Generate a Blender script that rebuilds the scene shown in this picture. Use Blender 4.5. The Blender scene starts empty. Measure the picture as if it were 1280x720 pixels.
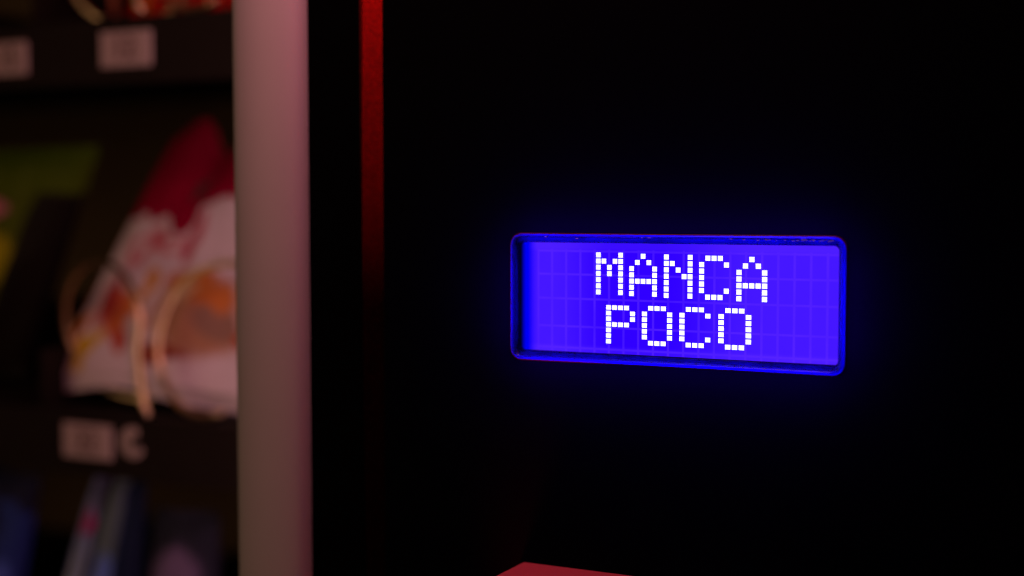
import bpy, bmesh, math, random
from mathutils import Vector, Matrix, noise
random.seed(7)
R = math.radians
MM = 0.001
scene = bpy.context.scene
COL = scene.collection

# ------------------------------------------------------------------ camera
cd = bpy.data.cameras.new('camera')
cam = bpy.data.objects.new('camera', cd)
COL.objects.link(cam)
cam.location = (0.14258, -0.37722, 0.0273)
cam.rotation_euler = (R(90 - 3.364), R(0.046), R(27.03))
cd.lens = 50
cd.sensor_width = 36
cd.clip_start = 0.01
cd.clip_end = 50
cd.dof.use_dof = True
cd.dof.focus_distance = 0.402
cd.dof.aperture_fstop = 4.7
scene.camera = cam

# ------------------------------------------------------------------ world, view
w = bpy.data.worlds.new('World')
scene.world = w
w.use_nodes = True
w.node_tree.nodes['Background'].inputs[0].default_value = (0.02, 0.012, 0.012, 1)
w.node_tree.nodes['Background'].inputs[1].default_value = 0.05
scene.view_settings.view_transform = 'Standard'
scene.view_settings.look = 'None'
scene.view_settings.exposure = 0
scene.view_settings.gamma = 1
scene.cycles.use_denoising = True
scene.cycles.max_bounces = 6
scene.cycles.filter_width = 1.15

def look(o, target):
    o.rotation_euler = (Vector(target) - o.location).to_track_quat('-Z', 'Y').to_euler()

def area(name, loc, target, size, power, color, sy=None, spread=180):
    l = bpy.data.lights.new(name, 'AREA')
    l.size = size
    if sy:
        l.shape = 'RECTANGLE'
        l.size_y = sy
    l.energy = power
    l.color = color
    l.spread = R(spread)
    o = bpy.data.objects.new(name, l)
    COL.objects.link(o)
    o.location = loc
    look(o, target)
    return o

# pink sign light just above the machine front, dim warm room light, cabinet strip light, small red lamp added to tint the rim's lower edge
area('pink_lamp', (-0.05, -0.10, 0.25), (-0.12, 0.0, 0.0), 0.08, 0.50, (1.0, 0.30, 0.38))
area('room_lamp', (-0.75, -0.75, 0.15), (-0.30, 0.1, -0.02), 0.45, 1.20, (1.0, 0.62, 0.37))
area('cabinet_lamp', (-0.172, 0.10, -0.02), (-0.40, 0.21, -0.02), 0.02, 0.26, (1.0, 0.46, 0.54), sy=0.54)
area('rim_glint_lamp', (-0.060, -0.020, -0.120), (-0.030, -0.002, -0.018), 0.012, 0.009, (1.0, 0.02, 0.06), spread=50)
sl = bpy.data.lights.new('door_gap_lamp', 'SPOT')
sl.energy = 310
sl.color = (1.0, 0.01, 0.008)
sl.spot_size = R(20)
sl.spot_blend = 0.3
sl.shadow_soft_size = 0.0006
so = bpy.data.objects.new('door_gap_lamp', sl)
COL.objects.link(so)
so.location = (-0.0988, 0.0058, 0.20)
look(so, (-0.0990, 0.0062, 0.0))

# ------------------------------------------------------------------ helpers
def empty(name, loc=(0, 0, 0), parent=None):
    o = bpy.data.objects.new(name, None)
    COL.objects.link(o)
    o.location = loc
    o.parent = parent
    return o

def tag(o, label=None, cat=None, group=None, kind=None):
    for k, v in (('label', label), ('category', cat), ('group', group), ('kind', kind)):
        if v:
            o[k] = v
    return o

def link(name, bm, mats, parent=None, smooth=False, loc=(0, 0, 0)):
    me = bpy.data.meshes.new(name)
    bm.normal_update()
    bm.to_mesh(me)
    bm.free()
    for m in (mats if isinstance(mats, (list, tuple)) else [mats]):
        me.materials.append(m)
    if smooth:
        for p in me.polygons:
            p.use_smooth = True
    o = bpy.data.objects.new(name, me)
    COL.objects.link(o)
    o.parent = parent
    o.location = loc
    return o

def box(bm, x0, x1, y0, y1, z0, z1, bevel=0, seg=2, mi=0):
    vs = [bm.verts.new((x, y, z)) for x in (x0, x1) for y in (y0, y1) for z in (z0, z1)]
    fs = [bm.faces.new([vs[i] for i in f]) for f in
          ((0, 1, 3, 2), (4, 6, 7, 5), (0, 4, 5, 1), (2, 3, 7, 6), (0, 2, 6, 4), (1, 5, 7, 3))]
    for f in fs:
        f.material_index = mi
    if bevel:
        es = list({e for f in fs for e in f.edges})
        bmesh.ops.bevel(bm, geom=es, offset=bevel, segments=seg, profile=0.6, affect='EDGES')

def rrect(x0, x1, z0, z1, r, n=8):
    pts = []
    for cx, cz, a0 in ((x1 - r, z1 - r, 0), (x0 + r, z1 - r, 90), (x0 + r, z0 + r, 180), (x1 - r, z0 + r, 270)):
        for i in range(n + 1):
            a = R(a0 + 90 * i / n)
            pts.append((cx + r * math.cos(a), cz + r * math.sin(a)))
    return pts

def ring(bm, pts, y, closed=True):
    return [bm.verts.new((x, y, z)) for x, z in pts]

def bridge(bm, a, b):
    n = len(a)
    for i in range(n):
        bm.faces.new((a[i], a[(i + 1) % n], b[(i + 1) % n], b[i]))

def tube(bm, pts, r, n=10, taper=None):
    prev = None
    up = Vector((0, 1, 0.1)).normalized()
    for i, p in enumerate(pts):
        t = (pts[min(i + 1, len(pts) - 1)] - pts[max(i - 1, 0)]).normalized()
        s = t.cross(up).normalized()
        q = s.cross(t).normalized()
        rr = r
        cur = [bm.verts.new(p + (s * math.cos(2 * math.pi * k / n) + q * math.sin(2 * math.pi * k / n)) * rr) for k in range(n)]
        if prev:
            bridge(bm, prev, cur)
        else:
            bm.faces.new(cur[::-1])
        prev = cur
    bm.faces.new(prev)

# ------------------------------------------------------------------ materials
class Mat:
    """small node helper"""
    def __init__(s, name):
        s.m = bpy.data.materials.new(name)
        s.m.use_nodes = True
        s.nt = s.m.node_tree
        s.nt.nodes.clear()
        s.out = s.n('ShaderNodeOutputMaterial')
    def n(s, t, **kw):
        nd = s.nt.nodes.new(t)
        for k, v in kw.items():
            setattr(nd, k, v)
        return nd
    def put(s, sock, v):
        if hasattr(v, 'links') or isinstance(v, bpy.types.NodeSocket):
            s.nt.links.new(v, sock)
        else:
            if isinstance(v, (tuple, list)) and len(v) == 3 and sock.type == 'RGBA':
                v = (*v, 1)
            sock.default_value = v
    def math(s, op, a, b=0.0, c=0.0, clamp=False):
        nd = s.n('ShaderNodeMath', operation=op, use_clamp=clamp)
        for i, v in enumerate((a, b, c)):
            s.put(nd.inputs[i], v)
        return nd.outputs[0]
    def mix(s, f, a, b):
        nd = s.n('ShaderNodeMix', data_type='RGBA')
        s.put(nd.inputs[0], f)
        s.put(nd.inputs[6], a)
        s.put(nd.inputs[7], b)
        return nd.outputs[2]
    def smooth(s, v, lo, hi):
        nd = s.n('ShaderNodeMapRange', interpolation_type='SMOOTHSTEP')
        s.put(nd.inputs[0], v)
        nd.inputs[1].default_value = lo
        nd.inputs[2].default_value = hi
        return nd.outputs[0]
    def noise(s, vec, scale, detail=3):
        nd = s.n('ShaderNodeTexNoise')
        if vec is not None:
            s.put(nd.inputs['Vector'], vec)
        nd.inputs['Scale'].default_value = scale
        nd.inputs['Detail'].default_value = detail
        return nd.outputs['Fac']
    def obj(s):
        return s.n('ShaderNodeTexCoord').outputs['Object']
    def sep(s, v):
        nd = s.n('ShaderNodeSeparateXYZ')
        s.put(nd.inputs[0], v)
        return nd.outputs
    def principled(s, **kw):
        nd = s.n('ShaderNodeBsdfPrincipled')
        for k, v in kw.items():
            s.put(nd.inputs[k], v)
        return nd
    def bump(s, h, strength=0.3, dist=0.001):
        nd = s.n('ShaderNodeBump')
        s.put(nd.inputs['Height'], h)
        nd.inputs['Strength'].default_value = strength
        nd.inputs['Distance'].default_value = dist
        return nd.outputs[0]
    def done(s, sh):
        s.nt.links.new(sh if isinstance(sh, bpy.types.NodeSocket) else sh.outputs[0], s.out.inputs[0])
        return s.m

def plain(name, color, rough=0.5, spec=0.5, metal=0.0, var=0.15, scale=300, bump=0.1):
    M = Mat(name)
    o = M.obj()
    nz = M.noise(o, scale)
    dark = tuple(c * (1 - var) for c in color)
    light = tuple(min(1, c * (1 + var)) for c in color)
    p = M.principled(**{'Base Color': M.mix(nz, dark, light), 'Roughness': rough, 'Metallic': metal, 'Specular IOR Level': spec})
    if bump:
        M.put(p.inputs['Normal'], M.bump(nz, bump, 0.0004))
    return M.done(p)

# smoked plastic front: absorbs nearly all light that falls on it, lets a trace of the added halo glow behind it through
M = Mat('smoked_black_plastic')
nz = M.noise(M.obj(), 900, 2)
pr = M.principled(**{'Base Color': (0.0004, 0.0004, 0.0005), 'Roughness': 0.62, 'Specular IOR Level': 0.015})
M.put(pr.inputs['Normal'], M.bump(nz, 0.08, 0.0002))
tr = M.n('ShaderNodeBsdfTranslucent')
M.put(tr.inputs[0], (0.0074, 0.0045, 0.0068))
ad = M.n('ShaderNodeAddShader')
M.nt.links.new(pr.outputs[0], ad.inputs[0])
M.nt.links.new(tr.outputs[0], ad.inputs[1])
m_panel = M.done(ad)

m_black = plain('matte_black', (0.0008, 0.0008, 0.0008), 0.9, 0.01)
m_pillar = plain('powder_coated_metal', (0.42, 0.40, 0.38), 0.5, 0.25, var=0.03, scale=60, bump=0.0)
M = Mat('red_gap_paint')
o_ = M.obj()
n1 = M.noise(o_, 700, 4)
n2 = M.noise(o_, 3000, 2)
c = M.mix(M.smooth(n1, 0.35, 0.7), (0.0042, 0.0001, 0.0001), (0.0095, 0.0002, 0.0002))
p = M.principled(**{'Base Color': c, 'Roughness': 0.8, 'Specular IOR Level': 0.02})
M.put(p.inputs['Normal'], M.bump(n2, 0.5, 0.0003))
m_redgap = M.done(p)
m_redbox = plain('red_moulded_plastic', (0.50, 0.07, 0.10), 0.5, 0.2, var=0.06, scale=1500, bump=0.15)
m_shelf = plain('brown_grey_enamel', (0.012, 0.008, 0.0055), 0.7, 0.1, scale=120)
m_liner = plain('cabinet_liner', (0.18, 0.12, 0.06), 0.8, 0.1, scale=20)
m_wire = plain('coil_wire', (0.85, 0.62, 0.36), 0.30, 0.5, metal=1.0, var=0.2, scale=200, bump=0)
m_card = plain('price_card', (0.44, 0.35, 0.31), 0.6, 0.2, var=0.06, scale=200, bump=0)
m_ink = plain('price_ink', (0.08, 0.025, 0.03), 0.6, 0.2, bump=0)
m_motor = plain('dark_motor_plastic', (0.02, 0.018, 0.016), 0.6, 0.2)

# bezel acrylic: blue screen light put into its colour, pink flecks for scratch glints
M = Mat('acrylic_bezel')
o_ = M.obj()
fl = M.smooth(M.noise(o_, 1400, 3), 0.69, 0.74)
df = M.principled(**{'Base Color': M.mix(fl, (0.02, 0.012, 0.30), (0.5, 0.10, 0.3)), 'Roughness': 0.25, 'Specular IOR Level': 0.5})
M.put(df.inputs['Normal'], M.bump(M.noise(o_, 500, 3), 0.35, 0.0003))
tr = M.n('ShaderNodeBsdfTranslucent')
M.put(tr.inputs[0], (0.05, 0.02, 0.95))
mx = M.n('ShaderNodeMixShader')
mx.inputs[0].default_value = 0.75
M.nt.links.new(df.outputs[0], mx.inputs[1])
M.nt.links.new(tr.outputs[0], mx.inputs[2])
m_bezel = M.done(mx)
M = Mat('bezel_ledge_plastic')
o_ = M.obj()
df = M.principled(**{'Base Color': (0.006, 0.004, 0.10), 'Roughness': 0.3, 'Specular IOR Level': 0.2})
M.put(df.inputs['Normal'], M.bump(M.noise(o_, 500, 3), 0.35, 0.0003))
tr = M.n('ShaderNodeBsdfTranslucent')
M.put(tr.inputs[0], M.mix(M.smooth(M.noise(o_, 160, 4), 0.3, 0.7), (0.014, 0.0014, 0.20), (0.03, 0.004, 0.42)))
mx = M.n('ShaderNodeMixShader')
mx.inputs[0].default_value = 0.75
M.nt.links.new(df.outputs[0], mx.inputs[1])
M.nt.links.new(tr.outputs[0], mx.inputs[2])
m_ledge = M.done(mx)

# ------------------------------------------------------------------ the machine
mach = empty('vending_machine', (0, 0, 0))
tag(mach, 'black vending machine front with a lit blue text display beside its snack window', 'vending machine')

HX, HZ = 0.05, 0.01857       # display opening half size
# front panel right of the door gap, with the display opening cut in it
bm = bmesh.new()
PX0, PX1, PZ0, PZ1 = -0.0949, 0.36, -0.42, 0.30
hole = ring(bm, rrect(-HX, HX, -HZ, HZ, 0.0034, 10), 0.0)
n = len(hole)
# outer loop matched angularly to the hole loop
outer = []
for v in hole:
    x, z = v.co.x, v.co.z
    d = Vector((x / HX, z / HZ))
    m = max(abs(d.x), abs(d.y))
    tx = (PX1 if x > 0 else -PX0) * d.x / m
    tz = (PZ1 if z > 0 else -PZ0) * d.y / m
    outer.append(bm.verts.new((tx, 0, tz)))
bridge(bm, outer, hole)
# snap the four panel corners by extra quads is not needed: add folded-back border
back = [bm.verts.new((v.co.x, 0.004, v.co.z)) for v in outer]
bridge(bm, back, outer)
panel = link('front_panel', bm, m_panel, mach)

# strip of panel between the door gap and the window frame
bm = bmesh.new()
box(bm, -0.1231, -0.1032, 0.0, 0.012, -0.42, 0.30, 0.0006)
link('door_edge', bm, m_black, mach)

# door gap: recessed red strip with dark side walls
bm = bmesh.new()
N = 60
prev = None
for i in range(N + 1):
    z = -0.42 + 0.72 * i / N
    row = []
    for k in range(7):
        x = -0.1030 + 0.0078 * k / 6
        u_ = max(-0.20, z + 0.0)
        y = 0.0004 + 0.0090 * (k / 6) + 0.125 * u_ * u_     # bow shaped to make the red light fade downwards
        row.append(bm.verts.new((x, y, z)))
    if prev:
        for k in range(6):
            bm.faces.new((prev[k], prev[k + 1], row[k + 1], row[k]))
    prev = row
sealm = link('door_seal', bm, m_redgap, mach, smooth=True)

bm = bmesh.new()
box(bm, -0.0951, -0.0935, 0.0006, 0.030, -0.42, 0.30)
box(bm, -0.1231, -0.1036, 0.0122, 0.030, -0.42, 0.30)
link('gap_wall', bm, m_black, mach)

# window frame profile (rounded pillar)
bm = bmesh.new()
prof = [(-0.1538, 0.030), (-0.1538, 0.006), (-0.1534, 0.0032), (-0.1520, 0.0008), (-0.1498, -0.0012), (-0.1465, -0.0030),
        (-0.1420, -0.0046), (-0.1370, -0.0056), (-0.1320, -0.0058), (-0.1280, -0.0054), (-0.1252, -0.0046), (-0.1236, -0.0036),
        (-0.1226, -0.0022), (-0.1222, -0.0006), (-0.1222, 0.030)]
prof = [(x - 0.0012, y) for x, y in prof]
prev = None
for i in range(25):
    z = -0.42 + 0.72 * i / 24
    row = [bm.verts.new((x, y, z)) for x, y in prof]
    if prev:
        for k in range(len(prof) - 1):
            bm.faces.new((prev[k], row[k], row[k + 1], prev[k + 1]))
    prev = row
link('window_frame', bm, m_pillar, mach, smooth=True)

# window pane
M = Mat('clear_pane')
t = M.n('ShaderNodeBsdfTransparent')
t.inputs[0].default_value = (0.97, 0.97, 0.97, 1)
m_pane = M.done(t)
bm = bmesh.new()
box(bm, -0.95, -0.1535, 0.020, 0.024, -0.42, 0.30)
link('window_pane', bm, m_pane, mach)

# cabinet liner (open towards the window)
bm = bmesh.new()
box(bm, -0.956, -0.950, 0.03, 0.62, -0.42, 0.30)
box(bm, -0.1600, -0.1540, 0.031, 0.62, -0.42, 0.30)
box(bm, -0.950, -0.160, 0.614, 0.62, -0.42, 0.30)
box(bm, -0.950, -0.160, 0.03, 0.614, 0.294, 0.30)
box(bm, -0.950, -0.160, 0.03, 0.614, -0.42, -0.414)
link('cabinet_liner', bm, m_liner, mach)

# red housing below the display
bm = bmesh.new()
x0, x1, z1 = -0.0478, 0.034, -0.0800
D = 0.0185
out = rrect(x0, x1, -0.150, z1, 0.0025, 8)
rows = []
for y, ins in ((0.0, 0.0), (-D + 0.0016, 0.0), (-D + 0.0008, 0.0003), (-D + 0.0002, 0.0009), (-D, 0.0016)):
    pts = rrect(x0 + ins, x1 - ins, -0.150 + ins, z1 - ins, 0.0025, 8)
    rows.append(ring(bm, pts, y))
for a, b in zip(rows, rows[1:]):
    bridge(bm, a, b)
# recessed slot face
inner = ring(bm, rrect(x0 + 0.006, x1 - 0.006, -0.144, z1 - 0.006, 0.002, 8), -D)
bridge(bm, rows[-1], inner)
deep = ring(bm, rrect(x0 + 0.0075, x1 - 0.0075, -0.1425, z1 - 0.0075, 0.002, 8), -D + 0.006)
bridge(bm, inner, deep)
bm.faces.new(deep)
hb = link('housing', bm, m_redbox, mach)
tag(hb, 'red plastic housing sticking out below the display')

# ------------------------------------------------------------------ display
bm = bmesh.new()
def loop(l, r_, b, t_, rad, y):
    return ring(bm, rrect(-HX + l, HX - r_, -HZ + b, HZ - t_, rad, 10), y)
k = MM
spec = [  # insets left, right, bottom, top (mm), corner radius, y (mm)
    (0.00, 0.00, 0.00, 0.00, 3.4, 0.3),
    (0.00, 0.00, 0.00, 0.00, 3.4, -0.5),
    (0.18, 0.25, 0.18, 0.18, 3.25, -0.85),
    (0.50, 0.90, 0.55, 0.45, 3.0, -0.95),
    (0.80, 1.60, 0.95, 0.70, 2.8, -0.75),
    (1.05, 2.10, 1.35, 0.90, 2.6, 0.6),
]
loops = [loop(a * k, b * k, c_ * k, d * k, r * k, y * k) for a, b, c_, d, r, y in spec]
for a, b in zip(loops, loops[1:]):
    bridge(bm, a, b)
disp = link('display', bm, m_bezel, mach, smooth=True)
tag(disp, 'blue lit text display with a rounded acrylic rim')

# thin ring added around the rim, red glint put into its colour
bm = bmesh.new()
ga = [loop(q * k, q * k, q * k, q * k, r * k, y * k) for q, r, y in ((-0.32, 3.7, 0.0), (-0.28, 3.66, -0.30), (-0.10, 3.5, -0.42), (0.0, 3.4, -0.40))]
for a, b in zip(ga, ga[1:]):
    bridge(bm, a, b)
link('rim_glint_ring', bm, plain('red_rim_glint', (0.11, 0.006, 0.018), 0.4, 0.15, var=0.4, scale=500), disp, smooth=True)

# pale flecks added along the rim top as scratch glints
rng = random.Random(3)
bm = bmesh.new()
for i in range(26):
    x = 0.016 + 0.031 * rng.random() ** 0.6 if i < 22 else rng.uniform(-0.04, 0.0)
    ln = rng.uniform(0.0001, 0.0005)
    z = HZ - rng.uniform(0.0007, 0.0012)
    box(bm, x - ln, x + ln, -0.00100, -0.0008, z - 0.00007, z + 0.00007)
o = link('scratch_glint', bm, plain('scratch_glint', (0.45, 0.35, 0.5), 0.7, 0.2, bump=0), disp)
o['kind'] = 'stuff'

# stepped ledge between the rim and the screen
bm = bmesh.new()
spec = [
    (1.05, 2.10, 1.35, 0.90, 2.6, 0.6),
    (1.60, 2.15, 2.20, 2.20, 1.8, 0.9),
    (1.80, 2.20, 2.45, 2.45, 1.5, 1.3),
    (1.90, 2.20, 2.50, 2.50, 1.2, 2.95),
]
loops = [loop(a * k, b * k, c_ * k, d * k, r * k, y * k) for a, b, c_, d, r, y in spec]
for a, b in zip(loops, loops[1:]):
    bridge(bm, a, b)
link('inner_ledge', bm, m_ledge, disp)

# lit screen
SX0, SX1, SZ0, SZ1 = -0.0483, 0.0490, -0.0164, 0.0162
M = Mat('blue_backlit_screen')
sx, sy_, sz = M.sep(M.obj())
xm = M.math('MULTIPLY', sx, 1000.0)
zm = M.math('MULTIPLY', sz, 1000.0)
# backlight unevenness: paler at both ends, deep violet-blue in the middle
side = M.math('MAXIMUM', M.math('SUBTRACT', 1.0, M.smooth(xm, -40.0, -18.0)),
              M.smooth(xm, -4.0, 26.0))
ebn = M.math('SUBTRACT', 1.0, M.smooth(zm, -15.0, -13.6))
etn = M.smooth(zm, 13.2, 14.6)
band = M.math('MAXIMUM', ebn, etn)
pale = M.math('ADD', M.math('MULTIPLY', side, 0.62), M.math('MULTIPLY', band, 0.28), clamp=True)
col = M.mix(pale, (0.028, 0.000, 1.0), (0.075, 0.013, 1.0))
# cell grid, faint and irregular
def line(v, at, wd):
    return M.math('SUBTRACT', 1.0, M.smooth(M.math('ABSOLUTE', M.math('SUBTRACT', v, at)), wd * 0.4, wd))
ph = M.math('ABSOLUTE', M.math('SUBTRACT', M.math('FRACT', M.math('ADD', M.math('DIVIDE', M.math('ADD', xm, 42.65), 4.575), 0.5)), 0.5))
g = M.math('SUBTRACT', 1.0, M.smooth(ph, 0.045, 0.10))
for zz in (13.6, 6.75, -0.4, -8.6, -14.9):
    g = M.math('MAXIMUM', g, line(zm, zz, 0.42))
inside = M.math('MULTIPLY', M.smooth(xm, -43.2, -42.4), M.math('SUBTRACT', 1.0, M.smooth(zm, 13.8, 14.4)))
g = M.math('MULTIPLY', g, M.math('MULTIPLY', inside, M.math('MULTIPLY_ADD', M.noise(M.obj(), 90, 2), 1.0, 0.05)))
col = M.mix(M.math('MULTIPLY', g, 0.6), col, (0.115, 0.022, 1.0))
mot = M.noise(M.obj(), 260, 4)
st = M.math('MULTIPLY_ADD', mot, 0.10, 1.0)
# light guide fades under the left edge
left = M.smooth(xm, -46.2, -42.6)
col = M.mix(left, (0.0, 0.0, 0.9), col)
st = M.math('MULTIPLY', st, M.math('MULTIPLY_ADD', M.smooth(xm, -48.3, -46.4), 0.84, 0.16))
em = M.n('ShaderNodeEmission')
M.put(em.inputs[0], col)
M.put(em.inputs[1], st)
m_screen = M.done(em)
bm = bmesh.new()
box(bm, SX0, SX1, 0.0030, 0.0036, SZ0, SZ1)
link('screen', bm, m_screen, disp)

# added glowing box: makes the blue lens halo on the panel and lights the rim
M = Mat('halo_glow')
em = M.n('ShaderNodeEmission')
em.inputs[0].default_value = (0.045, 0.0, 1.0, 1)
em.inputs[1].default_value = 18.0
m_halo = M.done(em)
bm = bmesh.new()
a = ring(bm, rrect(-0.0484, 0.0495, -0.0168, 0.0168, 0.003, 6), 0.0045)
b = ring(bm, rrect(-0.0484, 0.0495, -0.0168, 0.0168, 0.003, 6), 0.0076)
bridge(bm, a, b)
bm.faces.new(a)
bm.faces.new(b)
link('halo_backlight', bm, m_halo, disp)
# unseen baffle added behind the panel to contain the halo glow
bm = bmesh.new()
box(bm, -0.0920, -0.0900, 0.0045, 0.06, -0.12, 0.12)
box(bm, 0.140, 0.142, 0.0045, 0.06, -0.12, 0.12)
box(bm, -0.090, 0.140, 0.0045, 0.06, 0.118, 0.12)
box(bm, -0.090, 0.140, 0.0045, 0.06, -0.12, -0.118)
box(bm, -0.0920, 0.142, 0.060, 0.062, -0.12, 0.12)
link('light_baffle', bm, m_black, mach)

# letters, built dot by dot
M = Mat('white_lit_dots')
em = M.n('ShaderNodeEmission')
em.inputs[0].default_value = (1.0, 0.93, 1.0, 1)
em.inputs[1].default_value = 1.35
m_dot = M.done(em)
GLYPH = {
    'M': ["X...X", "XX.XX", "X.X.X", "X.X.X", "X...X", "X...X", "X...X"],
    'A': ["..X..", ".X.X.", "X...X", "X...X", "XXXXX", "X...X", "X...X"],
    'N': ["X...X", "XX..X", "X.X.X", "X..XX", "X...X", "X...X", "X...X"],
    'C': [".XXX.", "X...X", "X....", "X....", "X....", "X...X", ".XXX."],
    'P': ["XXXX.", "X...X", "X...X", "XXXX.", "X....", "X....", "X...."],
    'O': [".XXX.", "X...X", "X...X", "X...X", "X...X", "X...X", ".XXX."],
}
TEXT = [('M', -23.15, -16.16, 12.62, 1.80), ('A', -12.73, -5.65, 12.42, 1.62), ('N', -2.10, 5.05, 12.33, 1.38),
        ('C', 8.47, 15.75, 12.19, 1.24), ('A', 19.40, 26.74, 12.04, 1.07),
        ('P', -19.88, -12.38, -2.61, -12.48), ('O', -8.70, -1.02, -2.46, -12.50), ('C', 2.70, 10.40, -2.41, -12.53),
        ('O', 14.30, 22.24, -2.36, -12.61)]
for ch, xa, xb, zt, zb in TEXT:
    bm = bmesh.new()
    px = (xb - xa) / 4
    pz = (zt - zb) / 6
    for r_, rowt in enumerate(GLYPH[ch]):
        for c_, q in enumerate(rowt):
            if q != 'X':
                continue
            cx = (xa + px * c_) * MM
            cz = (zt - pz * r_) * MM
            hx = px * 0.39 * MM
            hz = pz * 0.39 * MM
            box(bm, cx - hx, cx + hx, 0.00292, 0.003, cz - hz, cz + hz)
    o = link('letter', bm, m_dot, disp)
    o['label'] = 'white dotted letter ' + ch

# ------------------------------------------------------------------ trays with coils and price cards
def tray(zf, zr0):
    """tray with floor height zf; rail hangs below it down to zr0"""
    bm = bmesh.new()
    box(bm, -0.948, -0.162, 0.160, 0.600, zf - 0.0015, zf)
    box(bm, -0.948, -0.162, 0.152, 0.160, zr0, zf + 0.001, 0.001)
    # low divider fins along the floor
    t_ = link('tray', bm, m_shelf, mach)
    for x in (-0.408, -0.264, -0.552, -0.696):
        bm = bmesh.new()
        box(bm, x - 0.001, x + 0.001, 0.165, 0.595, zf + 0.0002, zf + 0.030)
        link('divider', bm, m_shelf, t_)
    for xc in (-0.300, -0.372):
        sgn = -1 if round((xc + 0.300) / 0.072) % 2 == 0 else 1
        bm = bmesh.new()
        pts = []
        rr = 0.0365
        if sgn > 0:      # the free end of the wire runs down towards the tray edge
            for i in range(8):
                f = i / 8
                pts.append(Vector((xc + 0.0455 - 0.0095 * f ** 0.6, 0.1535 + 0.0035 * f, zf + 0.0025 + 0.032 * f)))
        for i in range(0, 290):
            th = i * 2 * math.pi / 36
            ang = -math.pi * 0.03 + th if sgn > 0 else -math.pi * 0.36 - th
            pts.append(Vector((xc + rr * math.cos(ang), 0.157 + 0.052 * th / (2 * math.pi), zf + 0.0395 + rr * math.sin(ang))))
        tube(bm, pts, 0.0018, 10)
        link('coil', bm, m_wire, t_, smooth=True)
        bm = bmesh.new()
        box(bm, xc - 0.022, xc + 0.022, 0.585, 0.609, zf + 0.012, zf + 0.07, 0.003)
        link('motor', bm, m_motor, t_)
    return t_

def card(x0, x1, z0, z1, text, parent, size=0.014, skew=0.0):
    bm = bmesh.new()
    box(bm, x0, x1, 0.1503, 0.1517, z0, z1, 0.0004, 1)
    cv = bpy.data.curves.new('digits', 'FONT')
    cv.body = text
    cv.size = size
    cv.align_x = 'CENTER'
    cv.align_y = 'CENTER'
    cv.extrude = 0.0001
    tmp = bpy.data.objects.new('digits', cv)
    COL.objects.link(tmp)
    bpy.context.view_layer.update()
    me = bpy.data.meshes.new_from_object(tmp.evaluated_get(bpy.context.evaluated_depsgraph_get()))
    me.transform(Matrix.Translation(((x0 + x1) / 2, 0.1500, (z0 + z1) / 2)) @ Matrix.Rotation(R(90), 4, 'X'))
    me.materials.clear()
    for pl in me.polygons:
        pl.material_index = 1
    bm.from_mesh(me)
    bpy.data.objects.remove(tmp)
    bpy.data.meshes.remove(me)
    return link('price_card', bm, [m_card, m_ink], parent)

top = tray(0.1165, 0.086)
mid = tray(-0.0775, -0.1075)
low = tray(-0.2755, -0.3055)
card(-0.3505, -0.3190, 0.0935, 0.1105, '12', top)
card(-0.4240, -0.3990, 0.0925, 0.1090, '15', top)
card(-0.3795, -0.3480, -0.0985, -0.0815, '22', mid)
# curled sticker beside the middle card
bm = bmesh.new()
P0 = []
for i in range(15):
    a = R(60 + 270 * i / 14)
    P0.append(((-0.3345 + 0.0082 * math.cos(a)), (-0.0885 + 0.0078 * math.sin(a))))
inn = []
for i in range(15):
    a = R(60 + 270 * i / 14)
    inn.append(((-0.3315 + 0.0030 * math.cos(a)), (-0.0880 + 0.0030 * math.sin(a))))
A_ = [bm.verts.new((x, 0.1508, z)) for x, z in P0]
B_ = [bm.verts.new((x, 0.1500, z)) for x, z in inn]
for i in range(14):
    bm.faces.new((A_[i], A_[i + 1], B_[i + 1], B_[i]))
link('round_sticker', bm, m_card, mid)

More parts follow.
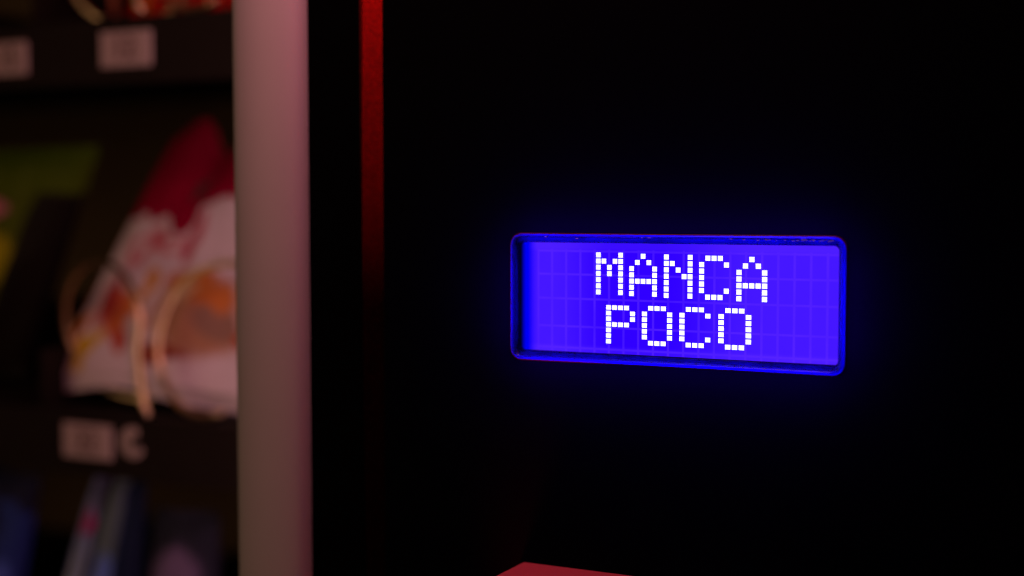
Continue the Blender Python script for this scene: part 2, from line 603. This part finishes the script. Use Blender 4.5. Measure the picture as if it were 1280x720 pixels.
# ------------------------------------------------------------------ snack bags
def print_mat(name, base, shapes, rough=0.4, warp=0.05):
    """printed foil: shapes = list of (kind, params, colour)"""
    M = Mat(name)
    uv = M.n('ShaderNodeUVMap').outputs[0]
    nz = M.n('ShaderNodeTexNoise')
    M.put(nz.inputs['Vector'], uv)
    nz.inputs['Scale'].default_value = 6
    nz.inputs['Detail'].default_value = 4
    sub = M.n('ShaderNodeVectorMath', operation='SUBTRACT')
    M.put(sub.inputs[0], nz.outputs['Color'])
    sub.inputs[1].default_value = (0.5, 0.5, 0.5)
    sc = M.n('ShaderNodeVectorMath', operation='MULTIPLY_ADD')
    M.put(sc.inputs[0], sub.outputs[0])
    sc.inputs[1].default_value = (warp * 2,) * 3
    M.put(sc.inputs[2], uv)
    u, v, _ = M.sep(sc.outputs[0])
    c = base
    for kind, q, col_ in shapes:
        if kind == 'blob':
            cu, cv_, ru, rv, rot = q
            ca, sa = math.cos(R(rot)), math.sin(R(rot))
            du = M.math('SUBTRACT', u, cu)
            dv = M.math('SUBTRACT', v, cv_)
            a = M.math('DIVIDE', M.math('ADD', M.math('MULTIPLY', du, ca), M.math('MULTIPLY', dv, sa)), ru)
            b = M.math('DIVIDE', M.math('SUBTRACT', M.math('MULTIPLY', dv, ca), M.math('MULTIPLY', du, sa)), rv)
            d = M.math('SQRT', M.math('ADD', M.math('MULTIPLY', a, a), M.math('MULTIPLY', b, b)))
            f = M.math('SUBTRACT', 1.0, M.smooth(d, 0.7, 1.2))
        elif kind == 'above':      # v above a piecewise boundary over u
            cr = M.n('ShaderNodeValToRGB')
            M.put(cr.inputs[0], u)
            el = cr.color_ramp.elements
            while len(el) < len(q):
                el.new(0.5)
            for e, (uu, vv) in zip(el, q):
                e.position = uu
                e.color = (vv, vv, vv, 1)
            f = M.smooth(M.math('SUBTRACT', v, cr.outputs[0]), -0.01, 0.01)
        elif kind == 'strip':      # a*u+b*v between lo and hi
            a, b, lo, hi = q
            s_ = M.math('ADD', M.math('MULTIPLY', u, a), M.math('MULTIPLY', v, b))
            f = M.math('MULTIPLY', M.smooth(s_, lo - 0.01, lo + 0.01), M.math('SUBTRACT', 1.0, M.smooth(s_, hi - 0.01, hi + 0.01)))
        c = M.mix(f, c, col_)
    p = M.principled(**{'Base Color': c, 'Roughness': rough, 'Specular IOR Level': 0.06})
    M.put(p.inputs['Normal'], M.bump(M.noise(uv, 9, 3), 0.4, 0.004))
    return M.done(p)

def bag(corners, y, thick, mat, seal, label, group=None, lean=0.0, seed=0, ruffle=False, name='snack_bag'):
    """pillow bag; corners BL, BR, TR, TL in mm (x, z) at depth y; two sides, crimped ends as parts"""
    BL, BR, TR, TL = [Vector((x * MM, 0, z * MM)) for x, z in corners]
    cen = (BL + BR) / 2
    root = empty(name, (cen.x, y, cen.z))
    nu, nv = 22, 26
    def P(u, v, side):
        a = BL.lerp(BR, u)
        b = TL.lerp(TR, u)
        p = a.lerp(b, v)
        bul = (max(0, math.sin(math.pi * u)) ** 0.5) * (max(0, math.sin(math.pi * (0.04 + 0.92 * v)) ) ** 0.6)
        # crumpled ends: a dip in the top edge, an uneven bottom
        if ruffle:
            p.z -= v ** 5 * (0.019 * math.exp(-((u - 0.42) / 0.08) ** 2) + 0.004 * math.sin(u * 11 + seed))
            p.z += (1 - v) ** 5 * (0.007 * math.exp(-((u - 0.38) / 0.2) ** 2) - 0.004 * math.exp(-(u / 0.07) ** 2))
        wr = noise.noise(Vector((u * 6 + seed, v * 5, side * 3))) * 0.20 + noise.noise(Vector((u * 15, v * 4 + seed, side))) * 0.20 * (1 + 2 * abs(v - .5))
        edge = min(1, 6 * min(u, 1 - u)) if 0 < u < 1 else 0
        d = thick / 2 * bul * (1 + wr * edge)
        pull = (0.5 - u) * 0.02 * math.sin(math.pi * v) * (1 - abs(2 * v - 1))
        return Vector((p.x + (BR - BL).length * pull, side * d + lean * (v - .0), p.z)) - Vector((cen.x, 0, cen.z))
    bm = bmesh.new()
    uvl = bm.loops.layers.uv.new('UVMap')
    def sheet(fn, u0, u1, v0, v1, nu, nv, flip=False):
        g_ = [[(bm.verts.new(fn(u0 + (u1 - u0) * i / nu, v0 + (v1 - v0) * j / nv)), u0 + (u1 - u0) * i / nu, v0 + (v1 - v0) * j / nv) for i in range(nu + 1)] for j in range(nv + 1)]
        for j in range(nv):
            for i in range(nu):
                q = [g_[j][i], g_[j][i + 1], g_[j + 1][i + 1], g_[j + 1][i]]
                if flip:
                    q = q[::-1]
                f = bm.faces.new([t[0] for t in q])
                for l, t in zip(f.loops, q):
                    l[uvl].uv = (t[1], t[2])
    sheet(lambda u, v: P(u, v, -1), 0, 1, 0.06, 0.94, nu, nv)
    sheet(lambda u, v: P(u, v, 1), 0, 1, 0.06, 0.94, nu, nv, True)
    bmesh.ops.remove_doubles(bm, verts=bm.verts, dist=1e-6)
    link('wrapper', bm, mat, root, smooth=True)
    for v0, v1 in ((0.0, 0.062), (0.938, 1.0)):
        bm = bmesh.new()
        uvl = bm.loops.layers.uv.new('UVMap')
        def F(u, v, s):
            ref = P(u, v, 0)
            k_ = 1 if v0 == 0 else -1
            crimp = 0.0007 * math.sin(((v - v0) / (v1 - v0)) * 8 * math.pi)
            wave = 0.003 * math.sin(u * 7 + seed)
            inn_ = (v - v0) / (v1 - v0) if v0 == 0 else (v1 - v) / (v1 - v0)
            th = thick / 2 * (max(0, math.sin(math.pi * u)) ** 0.45) * (max(0, math.sin(math.pi * 0.08)) ** 0.6) * inn_ ** 2
            return Vector((ref.x, lean * v + crimp + wave * (1 - inn_) + s * (th + 0.0004), ref.z))
        sheet(lambda u, v: F(u, v, -1), 0, 1, v0, v1, 26, 10)
        sheet(lambda u, v: F(u, v, 1), 0, 1, v0, v1, 26, 10, True)
        link('crimped_seal', bm, seal or mat, root, smooth=True)
    tag(root, label, 'snack bag', group)
    return root

WHITE = (0.80, 0.70, 0.72)
m_bag_main = print_mat('red_white_snack_print', WHITE, [
    ('blob', (0.30, 0.56, 0.16, 0.055, 8), (0.70, 0.22, 0.26)),
    ('blob', (0.24, 0.56, 0.035, 0.022, 0), WHITE),
    ('blob', (0.37, 0.565, 0.035, 0.022, 0), WHITE),
    ('blob', (0.52, 0.59, 0.05, 0.10, -25), (0.62, 0.12, 0.18)),
    ('above', [(0.0, 0.58), (0.12, 0.65), (0.30, 0.66), (0.40, 0.62), (0.46, 0.665), (0.54, 0.70), (0.70, 0.72), (1.0, 0.72)], (0.36, 0.002, 0.038)),
    ('blob', (0.50, 0.28, 0.10, 0.02, 20), (0.75, 0.50, 0.35)),
    ('blob', (0.14, 0.44, 0.02, 0.08, -18), (0.62, 0.12, 0.14)),
    ('strip', (1.0, 0.0, -0.2, 0.035), (0.26, 0.003, 0.015)),
    ('blob', (0.45, 0.80, 0.05, 0.04, 30), (0.10, 0.05, 0.045)),  # dark gap between the top folds, painted into the print
    ('blob', (0.62, 0.30, 0.22, 0.16, 0), (0.52, 0.27, 0.15)),
    ('blob', (0.60, 0.40, 0.17, 0.06, 0), (0.66, 0.22, 0.05)),
    ('blob', (0.72, 0.30, 0.10, 0.07, 0), (0.34, 0.20, 0.14)),
    ('blob', (0.82, 0.24, 0.045, 0.035, 0), (0.50, 0.08, 0.02)),
    ('blob', (0.51, 0.155, 0.12, 0.028, 0), (0.36, 0.06, 0.04)),
    ('blob', (0.24, 0.30, 0.10, 0.12, -25), (0.68, 0.17, 0.05)),
    ('blob', (0.17, 0.34, 0.06, 0.10, -20), (0.50, 0.06, 0.05)),
    ('blob', (0.14, 0.16, 0.05, 0.07, -15), (0.80, 0.52, 0.02)),
    ('blob', (0.34, 0.40, 0.03, 0.07, -15), (0.75, 0.35, 0.05)),
    ('blob', (0.30, 0.20, 0.05, 0.05, 20), (0.60, 0.10, 0.06)),
    ('blob', (0.55, 0.36, 0.05, 0.03, 10), (0.75, 0.55, 0.30)),
    ('blob', (0.05, 0.22, 0.03, 0.10, -20), (0.80, 0.30, 0.08)),
], 0.45, 0.11)
m_bag_green = print_mat('green_snack_print', (0.08, 0.12, 0.004), [
    ('blob', (0.55, 0.12, 0.20, 0.16, 0), (0.05, 0.02, 0.01)),
    ('blob', (0.60, 0.52, 0.14, 0.12, 0), (0.42, 0.40, 0.01)),
    ('blob', (0.52, 0.74, 0.12, 0.045, 0), (0.60, 0.20, 0.26)),
    ('strip', (1.0, -0.12, 0.67, 3.0), (0.012, 0.008, 0.006)),
    ('above', [(0.0, 0.83), (0.5, 0.81), (1.0, 0.80)], (0.08, 0.13, 0.003)),
], 0.5, 0.03)
m_bag_blue = print_mat('blue_striped_snack_print', (0.10, 0.11, 0.42), [
    ('strip', (1.0, 0.0, -0.5, 0.05), (0.02, 0.02, 0.04)),
    ('strip', (1.0, 0.0, 0.05, 0.34), (0.42, 0.48, 0.98)),
    ('blob', (0.24, 0.80, 0.13, 0.05, 0), (0.85, 0.08, 0.40)),
    ('blob', (0.34, 0.93, 0.16, 0.07, 0), (0.16, 0.12, 0.30)),
    ('blob', (0.14, 0.45, 0.03, 0.28, 0), (0.85, 0.85, 0.95)),  # pale gloss highlight painted into the print
    ('blob', (0.28, 0.60, 0.02, 0.16, -8), (0.75, 0.80, 0.95)),  # thinner gloss highlight, also painted in
    ('strip', (1.0, 0.0, 0.36, 0.46), (0.015, 0.015, 0.03)),
    ('strip', (1.0, 0.0, 0.46, 0.72), (0.20, 0.26, 0.30)),
    ('blob', (0.62, 0.62, 0.12, 0.08, 0), (0.20, 0.32, 0.98)),
    ('strip', (1.0, 0.0, 0.74, 1.5), (0.02, 0.03, 0.08)),
], 0.35, 0.07)
m_bag_navy = print_mat('navy_snack_print', (0.05, 0.08, 0.40), [
    ('strip', (1.0, 0.0, 0.35, 0.50), (0.10, 0.18, 0.90)),
    ('blob', (0.62, 0.70, 0.14, 0.18, 0), (0.02, 0.02, 0.06)),
    ('blob', (0.30, 0.86, 0.20, 0.10, 0), (0.30, 0.22, 0.50)),
    ('blob', (0.80, 0.52, 0.16, 0.10, 0), (0.14, 0.22, 0.95)),
    ('strip', (0.0, 1.0, 0.38, 0.45), (0.70, 0.10, 0.30)),
    ('above', [(0.0, 0.93), (0.5, 0.90), (1.0, 0.86)], (0.03, 0.03, 0.08)),
], 0.4, 0.09)
m_bag_plum = print_mat('plum_snack_print', (0.04, 0.04, 0.07), [
    ('blob', (0.5, 0.72, 0.35, 0.14, 0), (0.30, 0.20, 0.40)),
], 0.5)
m_bag_red = print_mat('bright_red_snack_print', (0.75, 0.008, 0.012), [
    ('blob', (0.12, 0.10, 0.12, 0.07, 0), (0.95, 0.20, 0.04)),
    ('blob', (0.45, 0.40, 0.30, 0.20, 0), (0.70, 0.60, 0.60)),
], 0.45)
m_bag_orange = print_mat('orange_snack_print', (0.40, 0.12, 0.05), [
    ('blob', (0.25, 0.16, 0.22, 0.11, 0), (0.95, 0.45, 0.12)),
    ('blob', (0.75, 0.14, 0.22, 0.10, 0), (0.95, 0.40, 0.14)),
    ('blob', (0.5, 0.03, 0.30, 0.05, 0), (0.20, 0.02, 0.03)),
], 0.45)

bag([(-424, -71), (-268, -76.5), (-292, 76), (-386, 69)], 0.180, 0.024, m_bag_main, None,
    'tilted red and white snack bag with orange food picture beside the pale window frame', None, 0.066, 2, True)
bag([(-560, -74), (-478, -72), (-421, 60), (-545, 58)], 0.222, 0.034, m_bag_green, None,
    'dark green snack bag at the left edge, left of the red and white bag', None, 0.004, 5)
bag([(-482, -270), (-402, -270), (-392, -122), (-428, -120)], 0.222, 0.022, m_bag_blue, None,
    'slanting blue, pink and grey striped bag on the lowest tray under the double price card', None, 0.004, 9)
bag([(-580, -270), (-506, -270), (-474, -130), (-540, -126)], 0.225, 0.030, m_bag_navy, None,
    'navy blue bag in the bottom left corner, left of the striped bag', None, 0.004, 12)
bag([(-400, -270), (-345, -270), (-345, -140), (-390, -140)], 0.226, 0.026, m_bag_plum, None,
    'dark plum bag on the lowest tray, nearest the window frame', None, 0.004, 15)
bag([(-396, 126), (-300, 124), (-296, 262), (-400, 262)], 0.222, 0.030, m_bag_red, None,
    'bright red snack bag behind a coil on the top tray, nearest the window frame', None, 0.004, 18)
bag([(-458, 124), (-404, 124), (-408, 256), (-470, 256)], 0.222, 0.026, m_bag_orange, None,
    'orange and brown snack bag on the top tray, left of the bright red bag', None, 0.004, 21)
